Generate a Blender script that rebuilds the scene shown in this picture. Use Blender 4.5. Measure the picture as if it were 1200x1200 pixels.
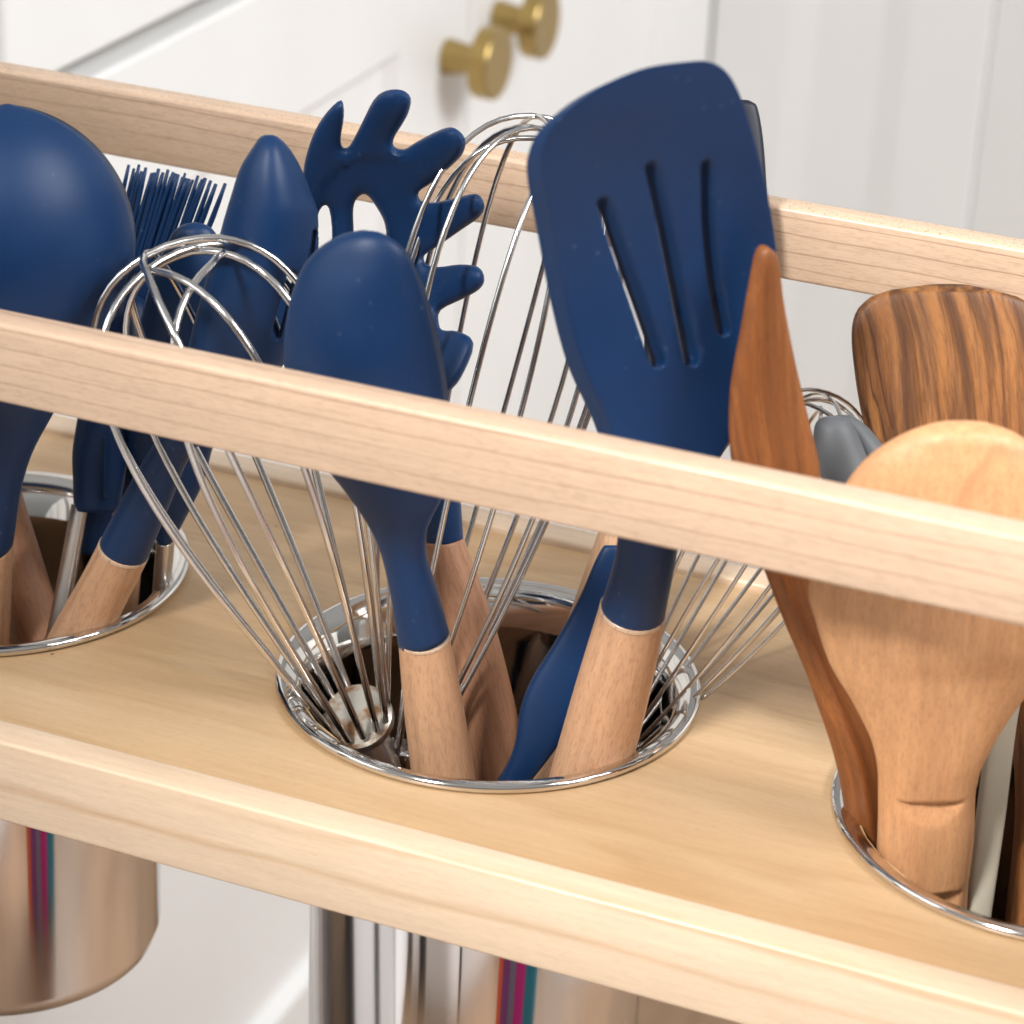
import bpy, bmesh, math, random
import numpy as np
from mathutils import Vector, Matrix, geometry

for o in list(bpy.data.objects): bpy.data.objects.remove(o)
scene = bpy.context.scene
COL = scene.collection
random.seed(7)

# ------------------------------------------------------------------ camera
CAM = np.array([0.26214, -0.66445, 0.40507])
CR = np.array([0.92391697, 0.38018015, 0.04290084])      # right
CU = np.array([-0.20277668, 0.3915064, 0.89755465])      # up
CF = np.array([-0.32443651, 0.83796527, -0.43881108])    # forward
FOC = 3270.2                                             # focal length in pixels of a 1200 px wide picture
cam_d = bpy.data.cameras.new('camera'); cam = bpy.data.objects.new('camera', cam_d); COL.objects.link(cam)
cam_d.sensor_width = 36.0; cam_d.lens = 36.0 * FOC / 1200.0
cam_d.clip_start = 0.02; cam_d.clip_end = 60
cam_d.dof.use_dof = True; cam_d.dof.focus_distance = 0.80; cam_d.dof.aperture_fstop = 15
cam.matrix_world = Matrix(((CR[0], CU[0], -CF[0], CAM[0]), (CR[1], CU[1], -CF[1], CAM[1]), (CR[2], CU[2], -CF[2], CAM[2]), (0, 0, 0, 1)))
scene.camera = cam
scene.render.resolution_x = 1024; scene.render.resolution_y = 1024

# ------------------------------------------------------------------ world, lamps, exposure
world = bpy.data.worlds.new('World'); scene.world = world; world.use_nodes = True
wn = world.node_tree; bg = wn.nodes['Background']; bg.inputs[1].default_value = 0.44
wtc = wn.nodes.new('ShaderNodeTexCoord'); wsp = wn.nodes.new('ShaderNodeSeparateXYZ'); wn.links.new(wtc.outputs['Generated'], wsp.inputs[0])
wmr = wn.nodes.new('ShaderNodeMapRange'); wmr.inputs[1].default_value = -1.0; wmr.inputs[2].default_value = 1.0; wn.links.new(wsp.outputs[2], wmr.inputs[0])
wcr = wn.nodes.new('ShaderNodeValToRGB'); wn.links.new(wmr.outputs[0], wcr.inputs[0]); wn.links.new(wcr.outputs[0], bg.inputs[0])
we = wcr.color_ramp.elements; we[0].position = 0.0; we[0].color = (0.10, 0.08, 0.065, 1); we[1].position = 1.0; we[1].color = (1.0, 1.0, 1.0, 1)
for p_, c_ in ((0.45, (0.22, 0.20, 0.185, 1)), (0.60, (0.45, 0.45, 0.45, 1)), (0.80, (0.95, 0.96, 0.98, 1))): e_ = we.new(p_); e_.color = c_

def lamp(name, loc, target, sx, sy, power, color):
    d = bpy.data.lights.new(name, 'AREA'); d.shape = 'RECTANGLE'; d.size = sx; d.size_y = sy; d.energy = power; d.color = color
    o = bpy.data.objects.new(name, d); COL.objects.link(o); o.location = loc
    o.rotation_euler = (Vector(target) - Vector(loc)).to_track_quat('-Z', 'Y').to_euler()
    return o
kd = bpy.data.lights.new('key_lamp', 'SPOT'); kd.energy = 395; kd.color = (1.0, 0.99, 0.975); kd.shadow_soft_size = 0.20; kd.spot_size = math.radians(30); kd.spot_blend = 1.0
ko = bpy.data.objects.new('key_lamp', kd); COL.objects.link(ko); ko.location = (-0.30, -1.86, 1.70)
ko.rotation_euler = (Vector((0.38, 0, 0.06)) - ko.location).to_track_quat('-Z', 'Y').to_euler()
lamp('window_lamp', (-1.05, -0.80, 0.70), (0.05, 0, 0.08), 0.7, 0.8, 5.0, (0.97, 0.99, 1.0))
lamp('cabinet_fill', (1.7, -0.25, 1.5), (-0.2, 0.8, -0.1), 1.0, 1.0, 64, (0.97, 0.985, 1.0))  # fill light added to brighten the background cabinets
sd = bpy.data.lights.new('island_fill', 'SPOT'); sd.energy = 110; sd.color = (1.0, 0.97, 0.95); sd.shadow_soft_size = 0.06; sd.spot_size = math.radians(30); sd.spot_blend = 0.5  # added spot, no real fixture: brightens the unseen island that the canisters mirror
so_ = bpy.data.objects.new('island_fill', sd); COL.objects.link(so_); so_.location = (1.2, 0.20, 0.30)
so_.rotation_euler = (Vector((0.10, -0.60, -0.52)) - so_.location).to_track_quat('-Z', 'Y').to_euler()
scene.view_settings.view_transform = 'Standard'; scene.view_settings.look = 'None'
scene.view_settings.exposure = 0.0; scene.view_settings.gamma = 1.0; scene.view_settings.use_curve_mapping = False

SP = 0.1695                           # spacing of the three holes
# ------------------------------------------------------------------ helpers: places
def ray(x, y): return CF + (x - 600.0) / FOC * CR - (y - 600.0) / FOC * CU
def P(x, y, Y):                       # the point at depth Y (metres across the drawer) seen at x, y
    d = ray(x, y); return CAM + d * ((Y - CAM[1]) / d[1])
def Pz(x, y, z):
    d = ray(x, y); return CAM + d * ((z - CAM[2]) / d[2])
def mpp(pt): return float((pt - CAM) @ CF) / FOC

# ------------------------------------------------------------------ helpers: materials
MATS = {}
def nodes_of(name):
    m = bpy.data.materials.new(name); m.use_nodes = True
    nt = m.node_tree; b = nt.nodes['Principled BSDF']; MATS[name] = m
    return m, nt, b
def N(nt, t, **kw):
    n = nt.nodes.new(t)
    for k, v in kw.items():
        if hasattr(n, k): setattr(n, k, v)
        else: n.inputs[k].default_value = v
    return n
def ramp(nt, fac, stops, interp='LINEAR'):
    r = nt.nodes.new('ShaderNodeValToRGB'); r.color_ramp.interpolation = interp
    el = r.color_ramp.elements
    while len(el) < len(stops): el.new(0.5)
    for e, (p, c) in zip(el, stops): e.position = p; e.color = (*c, 1) if len(c) == 3 else c
    nt.links.new(fac, r.inputs[0]); return r
def mix(nt, a, b, fac, mode='MIX'):
    m = nt.nodes.new('ShaderNodeMix'); m.data_type = 'RGBA'; m.blend_type = mode
    for s, v in ((6, a), (7, b), (0, fac)):
        if isinstance(v, (int, float)): m.inputs[s].default_value = v
        elif isinstance(v, tuple): m.inputs[s].default_value = (*v, 1)
        else: nt.links.new(v, m.inputs[s])
    return m.outputs[2]
def srgb(r, g, b):
    f = lambda c: (c / 255 / 12.92) if c <= 10 else ((c / 255 + 0.055) / 1.055) ** 2.4
    return (f(r), f(g), f(b))

def wood(name, light, dark, line, ring=0.006, ringamt=0.5, wob=0.004, fleck=0.35, blotch=0.5, rough=0.42, tilt=(0.35, 0.94), speckle=False, ringw=0.35, coat=0.0, streak=1.0, ring2=0.0, lead=0.86, tonal=False, specks=False, mask=(0.3, 0.65), figure=0.0):
    """solid wood: the attribute 'grain' carries (across, depth, along) in metres"""
    m, nt, b = nodes_of(name); L = nt.links.new
    at = N(nt, 'ShaderNodeAttribute', attribute_name='grain'); sep = N(nt, 'ShaderNodeSeparateXYZ'); L(at.outputs['Vector'], sep.inputs[0])
    def vec(ax, az):
        mp = N(nt, 'ShaderNodeMapping'); mp.inputs['Scale'].default_value = (ax, ax, az); L(at.outputs['Vector'], mp.inputs['Vector']); return mp.outputs[0]
    n1 = N(nt, 'ShaderNodeTexNoise', Scale=1.0, Detail=3.0, Roughness=0.55); L(vec(26, 5), n1.inputs['Vector'])
    n2 = N(nt, 'ShaderNodeTexNoise', Scale=1.0, Detail=4.0, Roughness=0.6); L(vec(120, 14), n2.inputs['Vector'])
    # rings: tilted planes shifted by the slow noise
    def math_(op, a, c):
        k = N(nt, 'ShaderNodeMath', operation=op)
        for i, v in enumerate((a, c)):
            if isinstance(v, (int, float)): k.inputs[i].default_value = v
            else: L(v, k.inputs[i])
        return k.outputs[0]
    pos = math_('ADD', math_('MULTIPLY', sep.outputs[0], tilt[0]), math_('MULTIPLY', sep.outputs[1], tilt[1]))
    pos = math_('ADD', pos, math_('MULTIPLY', math_('SUBTRACT', n1.outputs[0], 0.5), wob * 4))
    pos = math_('ADD', pos, math_('MULTIPLY', math_('SUBTRACT', n2.outputs[0], 0.5), wob * 0.25))
    fr = math_('FRACT', math_('DIVIDE', pos, ring), 0.0)
    rr = ramp(nt, fr, [(0.0, (1, 1, 1)), (ringw, (0, 0, 0)), (lead, (0.05, 0.05, 0.05)), (1.0, (1, 1, 1))])
    cell = N(nt, 'ShaderNodeTexNoise', Scale=1.0, Detail=1.0); L(vec(60, 6), cell.inputs['Vector'])
    rl = ramp(nt, cell.outputs[0], [(mask[0], (0.15, 0.15, 0.15)), (mask[1], (1, 1, 1))])
    rfac = math_('MULTIPLY', math_('MULTIPLY', rr.outputs[0], rl.outputs[0]), ringamt)
    if ring2:
        fq = math_('FRACT', math_('DIVIDE', math_('ADD', pos, math_('MULTIPLY', n2.outputs[0], wob * 0.9)), ring * 0.37), 0.0)
        r3 = ramp(nt, fq, [(0.0, (1, 1, 1)), (0.35, (0, 0, 0)), (0.8, (0, 0, 0)), (1.0, (1, 1, 1))])
        c2 = N(nt, 'ShaderNodeTexNoise', Scale=1.0, Detail=1.0); L(vec(95, 9), c2.inputs['Vector'])
        r4 = ramp(nt, c2.outputs[0], [(0.42, (0, 0, 0)), (0.62, (1, 1, 1))])
        rfac = math_('MAXIMUM', rfac, math_('MULTIPLY', math_('MULTIPLY', r3.outputs[0], r4.outputs[0]), ring2))
    bl = ramp(nt, n1.outputs[0], [(0.3, (0, 0, 0)), (0.72, (1, 1, 1))])
    col = mix(nt, light, dark, math_('MULTIPLY', bl.outputs[0], blotch))
    col = mix(nt, col, line, rfac)
    if figure:
        fg = N(nt, 'ShaderNodeTexNoise', Scale=1.0, Detail=5.0, Roughness=0.62, Distortion=0.5); L(vec(150, 9), fg.inputs['Vector'])
        f1 = ramp(nt, fg.outputs[0], [(0.44, (0, 0, 0)), (0.56, (0.75, 0.75, 0.75)), (0.66, (1, 1, 1))])
        col = mix(nt, col, line, math_('MULTIPLY', f1.outputs[0], figure))
    # short pores and flecks along the grain
    fl = N(nt, 'ShaderNodeTexNoise', Scale=1.0, Detail=2.0, Roughness=0.6)
    L(vec(1500, 1100) if speckle else vec(2000, 300), fl.inputs['Vector'])
    fr2 = ramp(nt, fl.outputs[0], [(0.36, (1, 1, 1)), (0.5, (0, 0, 0))] if not speckle else [(0.33, (1, 1, 1)), (0.42, (0, 0, 0))])
    col = mix(nt, col, line, math_('MULTIPLY', fr2.outputs[0], fleck * 0.75))
    fl2 = N(nt, 'ShaderNodeTexNoise', Scale=1.0, Detail=2.0); L(vec(520, 40), fl2.inputs['Vector'])
    sh = ramp(nt, fl2.outputs[0], [(0.3, (1 - 0.1 * streak,) * 3), (0.7, (1 + 0.06 * streak,) * 3)])
    col = mix(nt, col, sh.outputs[0], 1.0, 'MULTIPLY')
    oi = N(nt, 'ShaderNodeObjectInfo'); tone = ramp(nt, oi.outputs['Random'], [(0.0, (0.90, 0.89, 0.88)), (1.0, (1.05, 1.05, 1.06))])
    if tonal: col = mix(nt, col, tone.outputs[0], 1.0, 'MULTIPLY')
    if specks:
        vo_ = N(nt, 'ShaderNodeTexVoronoi', Scale=1.0); L(vec(46, 46), vo_.inputs['Vector']); sp = ramp(nt, vo_.outputs['Distance'], [(0.018, (1, 1, 1)), (0.03, (0, 0, 0))])
        col = mix(nt, col, srgb(88, 62, 40), math_('MULTIPLY', sp.outputs[0], 0.8))
    L(col, b.inputs['Base Color'])
    ro = ramp(nt, fl2.outputs[0], [(0.3, (rough + 0.08,) * 3), (0.7, (rough - 0.05,) * 3)]); L(ro.outputs[0], b.inputs['Roughness'])
    b.inputs['Specular IOR Level'].default_value = 0.4
    if coat: b.inputs['Coat Weight'].default_value = coat; b.inputs['Coat Roughness'].default_value = 0.25
    bp = N(nt, 'ShaderNodeBump', Strength=0.25, Distance=0.0002); L(fl.outputs[0], bp.inputs['Height']); L(bp.outputs[0], b.inputs['Normal'])
    return m

wood('maple', srgb(208, 178, 151), srgb(190, 157, 129), srgb(130, 94, 70), ring=0.0046, ringamt=0.65, wob=0.0018, fleck=0.26, blotch=0.4, ringw=0.09, lead=0.95, tilt=(0.45, 0.9), coat=0.4, streak=0.7)
wood('maple_edge', srgb(212, 182, 154), srgb(194, 162, 134), srgb(126, 88, 64), ring=0.004, ringamt=0.12, wob=0.002, fleck=0.95, speckle=True, coat=0.15)
wood('maple_pale', srgb(220, 195, 167), srgb(208, 178, 147), srgb(184, 144, 104), ring=0.012, ringamt=0.55, wob=0.004, fleck=0.2, ringw=0.2, coat=0.4, streak=0.6)
wood('birch', srgb(205, 174, 136), srgb(180, 144, 102), srgb(166, 126, 86), ring=0.034, ringamt=0.4, wob=0.03, fleck=0.22, tilt=(1.0, 0.1), ringw=0.3, coat=0.15, streak=0.5, blotch=1.0, specks=True)
wood('beech', srgb(206, 164, 129), srgb(184, 138, 103), srgb(134, 88, 60), ring=0.004, ringamt=0.3, wob=0.004, fleck=0.4, rough=0.5, tonal=True)
wood('beech_dark', srgb(186, 138, 106), srgb(162, 112, 82), srgb(120, 74, 50), ring=0.004, ringamt=0.3, wob=0.004, fleck=0.4, rough=0.5, tonal=True)
wood('beech_spoon', srgb(208, 158, 114), srgb(192, 138, 94), srgb(154, 102, 68), ring=0.007, ringamt=0.35, wob=0.006, fleck=0.4, rough=0.48)
wood('teak', srgb(154, 94, 48), srgb(118, 66, 32), srgb(66, 32, 18), ring=0.009, ringamt=0.7, wob=0.005, fleck=0.35, rough=0.4, tilt=(1, 0.2), ringw=0.5, ring2=0.4, figure=0.35)
wood('olive', srgb(172, 118, 66), srgb(128, 78, 42), srgb(58, 31, 18), ring=0.013, ringamt=0.55, wob=0.014, figure=0.85, mask=(0.32, 0.6), fleck=0.3, rough=0.38, tilt=(1, 0.2), ringw=0.6, blotch=0.95, ring2=0.9)
wood('floor_wood', srgb(158, 128, 100), srgb(138, 110, 84), srgb(104, 78, 56), ring=0.02, ringamt=0.4, wob=0.02, fleck=0.2, rough=0.4)

def silicone(name, c, rough=0.48):
    m, nt, b = nodes_of(name); L = nt.links.new
    tc = N(nt, 'ShaderNodeTexCoord')
    n = N(nt, 'ShaderNodeTexNoise', Scale=38.0, Detail=4.0); L(tc.outputs['Object'], n.inputs['Vector'])
    r = ramp(nt, n.outputs[0], [(0.3, tuple(v * 0.9 for v in c)), (0.75, tuple(v * 1.12 for v in c))])
    v = N(nt, 'ShaderNodeTexVoronoi', Scale=210.0); L(tc.outputs['Object'], v.inputs['Vector'])
    n3 = N(nt, 'ShaderNodeTexNoise', Scale=55.0); L(tc.outputs['Object'], n3.inputs['Vector'])
    ds = ramp(nt, v.outputs['Distance'], [(0.05, (1, 1, 1)), (0.16, (0, 0, 0))])
    dm = ramp(nt, n3.outputs[0], [(0.50, (0, 0, 0)), (0.60, (0.10, 0.10, 0.10))])
    k = N(nt, 'ShaderNodeMath', operation='MULTIPLY'); L(ds.outputs[0], k.inputs[0]); L(dm.outputs[0], k.inputs[1])
    L(mix(nt, r.outputs[0], (0.35, 0.4, 0.48), k.outputs[0]), b.inputs['Base Color'])
    rr = ramp(nt, n.outputs[0], [(0.3, (rough - 0.04,) * 3), (0.7, (rough + 0.06,) * 3)]); L(rr.outputs[0], b.inputs['Roughness'])
    b.inputs['Specular IOR Level'].default_value = 0.34
    b.inputs['Sheen Weight'].default_value = 0.06; b.inputs['Sheen Roughness'].default_value = 0.5; b.inputs['Sheen Tint'].default_value = (0.6, 0.75, 1, 1)
    bp = N(nt, 'ShaderNodeBump', Strength=0.12, Distance=0.0002)
    nn = N(nt, 'ShaderNodeTexNoise', Scale=1800.0, Detail=1.0); L(tc.outputs['Object'], nn.inputs['Vector']); L(nn.outputs[0], bp.inputs['Height']); L(bp.outputs[0], b.inputs['Normal'])
    return m
silicone('navy', srgb(4, 41, 80), 0.46)
silicone('navy_dark', srgb(22, 42, 80))
silicone('charcoal', srgb(24, 25, 36))
silicone('grey_silicone', srgb(98, 100, 102), 0.55)
silicone('beige_plastic', srgb(172, 165, 148), 0.5)

def metal(name, c, rough, streak=0.0):
    m, nt, b = nodes_of(name); L = nt.links.new
    b.inputs['Metallic'].default_value = 1.0
    tc = N(nt, 'ShaderNodeTexCoord'); mp = N(nt, 'ShaderNodeMapping'); mp.inputs['Scale'].default_value = (30, 30, 900) if streak else (80, 80, 80)
    L(tc.outputs['Object'], mp.inputs['Vector'])
    n = N(nt, 'ShaderNodeTexNoise', Scale=1.0, Detail=3.0); L(mp.outputs[0], n.inputs['Vector'])
    r = ramp(nt, n.outputs[0], [(0.3, (max(rough - 0.04, 0.02),) * 3), (0.7, (rough + 0.05,) * 3)]); L(r.outputs[0], b.inputs['Roughness'])
    cc = ramp(nt, n.outputs[0], [(0.3, tuple(v * 0.93 for v in c)), (0.7, c)]); L(cc.outputs[0], b.inputs['Base Color'])
    if streak:
        bp = N(nt, 'ShaderNodeBump', Strength=streak, Distance=0.00008); L(n.outputs[0], bp.inputs['Height']); L(bp.outputs[0], b.inputs['Normal'])
    return m
metal('steel', (0.72, 0.69, 0.65), 0.07)
m, nt, b = nodes_of('steel_brushed'); L = nt.links.new
b.inputs['Metallic'].default_value = 1.0; b.inputs['Base Color'].default_value = (0.84, 0.84, 0.86, 1); b.inputs['Roughness'].default_value = 0.09
b.inputs['Anisotropic'].default_value = 0.93; b.inputs['Anisotropic Rotation'].default_value = 0.25
tg = N(nt, 'ShaderNodeTangent', direction_type='RADIAL', axis='Z'); L(tg.outputs[0], b.inputs['Tangent'])
metal('steel_wire', (0.70, 0.68, 0.66), 0.16)
metal('steel_strip', (0.66, 0.63, 0.60), 0.3)
metal('brass', srgb(178, 152, 96), 0.3)
# rusty ferrule
m, nt, b = nodes_of('rusty_steel'); L = nt.links.new
tc = N(nt, 'ShaderNodeTexCoord'); n = N(nt, 'ShaderNodeTexNoise', Scale=160.0, Detail=5.0); L(tc.outputs['Object'], n.inputs['Vector'])
r = ramp(nt, n.outputs[0], [(0.44, (0.62, 0.58, 0.50)), (0.58, (0.26, 0.13, 0.055))]); L(r.outputs[0], b.inputs['Base Color'])
r2 = ramp(nt, n.outputs[0], [(0.44, (0.9, 0.9, 0.9)), (0.58, (0.1, 0.1, 0.1))]); L(r2.outputs[0], b.inputs['Metallic']); b.inputs['Roughness'].default_value = 0.35
# painted cabinet
m, nt, b = nodes_of('white_paint'); L = nt.links.new
tc = N(nt, 'ShaderNodeTexCoord'); n = N(nt, 'ShaderNodeTexNoise', Scale=9.0, Detail=4.0); L(tc.outputs['Object'], n.inputs['Vector'])
r = ramp(nt, n.outputs[0], [(0.3, (0.80, 0.795, 0.78)), (0.7, (0.83, 0.825, 0.81))]); L(r.outputs[0], b.inputs['Base Color']); b.inputs['Roughness'].default_value = 0.4

# ------------------------------------------------------------------ helpers: objects
def tag(o, label=None, cat=None, group=None, kind=None):
    if label: o['label'] = label
    if cat: o['category'] = cat
    if group: o['group'] = group
    if kind: o['kind'] = kind
    return o
def thing(name, label, cat, loc, group=None):
    o = bpy.data.objects.new(name, None); COL.objects.link(o); o.location = tuple(map(float, loc)); o.empty_display_size = 0.01
    return tag(o, label, cat, group)
def mesh_obj(name, verts, faces, mats, parent=None, smooth=True, grain=None, midx=None):
    verts = np.asarray(verts, float)
    root = parent
    while root is not None and root.parent is not None: root = root.parent
    off = np.array(root.location) if root is not None else np.zeros(3)
    me = bpy.data.meshes.new(name); me.from_pydata((verts - off).tolist(), [], [list(map(int, f)) for f in faces])
    for mm in (mats if isinstance(mats, (list, tuple)) else [mats]): me.materials.append(MATS[mm])
    if grain is not None:
        a = me.attributes.new('grain', 'FLOAT_VECTOR', 'POINT'); a.data.foreach_set('vector', np.asarray(grain, np.float32).ravel())
    if midx is not None: me.polygons.foreach_set('material_index', midx)
    bm = bmesh.new(); bm.from_mesh(me); bmesh.ops.recalc_face_normals(bm, faces=bm.faces); bm.to_mesh(me); bm.free()
    me.polygons.foreach_set('use_smooth', [smooth] * len(me.polygons))
    me.update()
    o = bpy.data.objects.new(name, me); COL.objects.link(o)
    if parent is not None: o.parent = parent
    return o
def bevel(o, w, seg=2, ang=40):
    md = o.modifiers.new('bevel', 'BEVEL'); md.width = w; md.segments = seg; md.limit_method = 'ANGLE'; md.angle_limit = math.radians(ang); md.harden_normals = False
    return o

def box(name, lo, hi, mat, parent=None, bev=0.001, axis=0, top=None, seg=3, seed=0.0):
    """bevelled board; axis = the direction its grain runs"""
    bm = bmesh.new(); bmesh.ops.create_cube(bm, size=1)
    lo = np.array(lo, float); hi = np.array(hi, float)
    for v in bm.verts: v.co = Vector(((lo + hi) / 2 + np.array(v.co) * (hi - lo)).tolist())
    if bev: bmesh.ops.bevel(bm, geom=bm.edges[:], offset=bev, segments=seg, profile=0.5, affect='EDGES')
    # cut long boards so the grain attribute interpolates evenly (linear anyway)
    vs = np.array([v.co[:] for v in bm.verts]); fs = [[v.index for v in f.verts] for f in bm.faces]
    bm.normal_update(); mi = [1 if (top and f.normal.z > 0.8) else 0 for f in bm.faces]
    bm.free()
    order = {0: [1, 2, 0], 1: [0, 2, 1], 2: [0, 1, 2]}[axis]
    return mesh_obj(name, vs, fs, [mat, top] if top else mat, parent, smooth=False if not bev else True, grain=vs[:, order] + seed, midx=mi)

def pchip(x, y, xq):
    x = np.asarray(x, float); y = np.asarray(y, float)
    if len(x) == 2: return np.interp(xq, x, y)
    h = np.diff(x); d = np.diff(y) / h; m = np.zeros(len(x))
    for i in range(1, len(x) - 1):
        if d[i - 1] * d[i] > 0:
            w1 = 2 * h[i] + h[i - 1]; w2 = h[i] + 2 * h[i - 1]; m[i] = (w1 + w2) / (w1 / d[i - 1] + w2 / d[i])
    m[0] = d[0]; m[-1] = d[-1]
    i = np.clip(np.searchsorted(x, xq) - 1, 0, len(h) - 1); t = (xq - x[i]) / h[i]
    return ((1 + 2 * t) * (1 - t) ** 2 * y[i] + t * (1 - t) ** 2 * h[i] * m[i] + t * t * (3 - 2 * t) * y[i + 1] + t * t * (t - 1) * h[i] * m[i + 1])

def lin(y0, Y0, y1, Y1): return lambda y: Y0 + (Y1 - Y0) * (y - y0) / (y1 - y0)

def row(y, xl, xr, hf, hb=None, e=0.0, p=0.5, dy=0.0, cap=99.0):
    """one cross-section: edges at xl, xr; front and back height and half edge thickness in mm; dy tilts the cut"""
    return (xl, y - dy, xr, y + dy, hf, hf if hb is None else hb, e, p, cap)

def loft(name, rows, Yf, mat, parent, k=0.0, n=None, nv=14, ext=None, seed=None, extr=1.0, sm=4):
    """a body through cross-sections; Yf gives the depth of the axis, k turns the section away on its right side"""
    A = np.array(rows, float)
    cx = (A[:, 0] + A[:, 2]) / 2; cy = (A[:, 1] + A[:, 3]) / 2
    s = np.concatenate([[0], np.cumsum(np.maximum(np.hypot(np.diff(cx), np.diff(cy)), 1e-3))])
    n = n or int(max(14, min(110, s[-1] / 4)))
    sq = s[-1] * np.linspace(0, 1, n) ** (1.5 if A[0, 2] - A[0, 0] < 30 else 1.0)
    B = np.stack([pchip(s, A[:, i], sq) for i in range(8)] + [np.interp(sq, s, A[:, 8])], 1)
    if len(B) > 12:
        ker = np.array([1, 3, 5, 6, 5, 3, 1.0]); ker /= ker.sum()
        fade = np.clip((np.arange(n) - 2) / 6.0, 0, 1) * np.clip((n - 1 - np.arange(n)) / 6.0, 0, 1)
        for i in range(8):
            for _ in range(sm if i > 3 else min(sm, 2)): B[:, i] += fade * (np.convolve(np.pad(B[:, i], 3, mode='edge'), ker, 'valid') - B[:, i])
    st = []
    for b in B:
        x, y = (b[0] + b[2]) / 2, (b[1] + b[3]) / 2
        C = P(x, y, Yf(y)); q = mpp(C)
        W = (CR * (b[2] - b[0]) / 2 - CU * (b[3] - b[1]) / 2) * q
        W = W + CF * k * np.linalg.norm(W)
        st.append([C, W, b[4] / 1000, b[5] / 1000, b[6] / 1000, b[7], b[8] / 1000])
    Cs = np.array([t[0] for t in st]); T = np.gradient(Cs, axis=0)
    if ext is not None:
        tl = Cs[-1] - Cs[-4]; tl = tl / np.linalg.norm(tl); L0 = (ext - Cs[-1][2]) / tl[2]
        end = Cs[-1] + tl * L0; cc = np.array([min((-SP, 0.0, SP), key=lambda q: abs(q - Cs[-1][0])), 0.0])
        lim = 0.0490 - max(np.linalg.norm(st[-1][1]) * extr, st[-1][2]); dv = end[:2] - cc; dl = np.linalg.norm(dv)
        if dl > lim: end[:2] = cc + dv * lim / dl
        for f in (0.33, 0.66, 1.0):
            l = list(st[-1]); l[0] = Cs[-1] + (end - Cs[-1]) * f; l[1] = l[1] * (1 + (extr - 1) * f); st.append(l)
        Cs = np.array([t[0] for t in st]); T = np.gradient(Cs, axis=0)
    ph = np.linspace(-math.pi / 2, math.pi / 2, nv); v = np.sin(ph); c = np.maximum(np.cos(ph), 0)
    verts = []; gr = []; faces = []
    seed = random.random() * 3 if seed is None else seed
    ln = np.concatenate([[0], np.cumsum(np.linalg.norm(np.diff(Cs, axis=0), axis=1))])
    M = 2 * nv - 2
    for i, (C, W, hf, hb, e, p, cap) in enumerate(st):
        t = T[i] / (np.linalg.norm(T[i]) + 1e-12); Nn = np.cross(t, W); Nn /= np.linalg.norm(Nn) + 1e-12
        if Nn @ CF > 0: Nn = -Nn
        w = np.linalg.norm(W)
        ring = [(vv, min(cap, e * cc ** 0.5 + hf * cc ** (2 * p))) for vv, cc in zip(v, c)] + [(vv, -e * cc ** 0.5 - hb * cc ** (2 * p)) for vv, cc in zip(v[-2:0:-1], c[-2:0:-1])]
        for a, hgt in ring:
            verts.append(C + W * a + Nn * hgt); gr.append((a * w + seed, hgt + seed, ln[i] + seed))
        if i:
            o1 = (i - 1) * M; o2 = i * M
            for j in range(M): faces.append((o1 + j, o1 + (j + 1) % M, o2 + (j + 1) % M, o2 + j))
    for i, o0 in ((0, 0), (len(st) - 1, (len(st) - 1) * M)):
        verts.append(np.mean(verts[o0:o0 + M], axis=0)); gr.append((seed, seed, ln[i] + seed)); ci = len(verts) - 1
        for j in range(M): faces.append((o0 + j, o0 + (j + 1) % M, ci))
    return mesh_obj(name, verts, faces, mat, parent, grain=gr)

def inside(poly, x, y):
    c = False; n = len(poly); j = n - 1
    for i in range(n):
        xi, yi = poly[i]; xj, yj = poly[j]
        if (yi > y) != (yj > y) and x < (xj - xi) * (y - yi) / (yj - yi) + xi: c = not c
        j = i
    return c
def smooth_closed(pts, per=5):
    """closed Catmull-Rom through the points"""
    out = []; n = len(pts); p = np.array(pts, float)
    for i in range(n):
        a, b, c, d = p[i - 1], p[i], p[(i + 1) % n], p[(i + 2) % n]
        for j in range(per):
            t = j / per
            out.append(0.5 * ((2 * b) + (-a + c) * t + (2 * a - 5 * b + 4 * c - d) * t * t + (-a + 3 * b - 3 * c + d) * t ** 3))
    return np.array(out)
def slot(path, w0, w1, nseg=10):
    """outline of a slot along a path with round ends"""
    p = np.array(path, float); s = np.linspace(0, len(p) - 1, nseg); q = np.stack([np.interp(s, range(len(p)), p[:, i]) for i in (0, 1)], 1)
    q = np.stack([pchip(range(len(p)), p[:, i], s) for i in (0, 1)], 1)
    t = np.gradient(q, axis=0); t /= np.linalg.norm(t, axis=1)[:, None]; nn = np.stack([-t[:, 1], t[:, 0]], 1)
    w = np.linspace(w0, w1, nseg)[:, None] / 2
    A = q + nn * w; B = (q - nn * w)[::-1]
    def cap(c, d, r): 
        a0 = math.atan2(d[1], d[0]); return [c + r * np.array([math.cos(a0 + x), math.sin(a0 + x)]) for x in (1.0, 0.5, 0, -0.5, -1.0)]
    return np.array(list(A) + cap(q[-1], t[-1], w1 / 2) + list(B) + cap(q[0], -t[0], w0 / 2))
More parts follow.
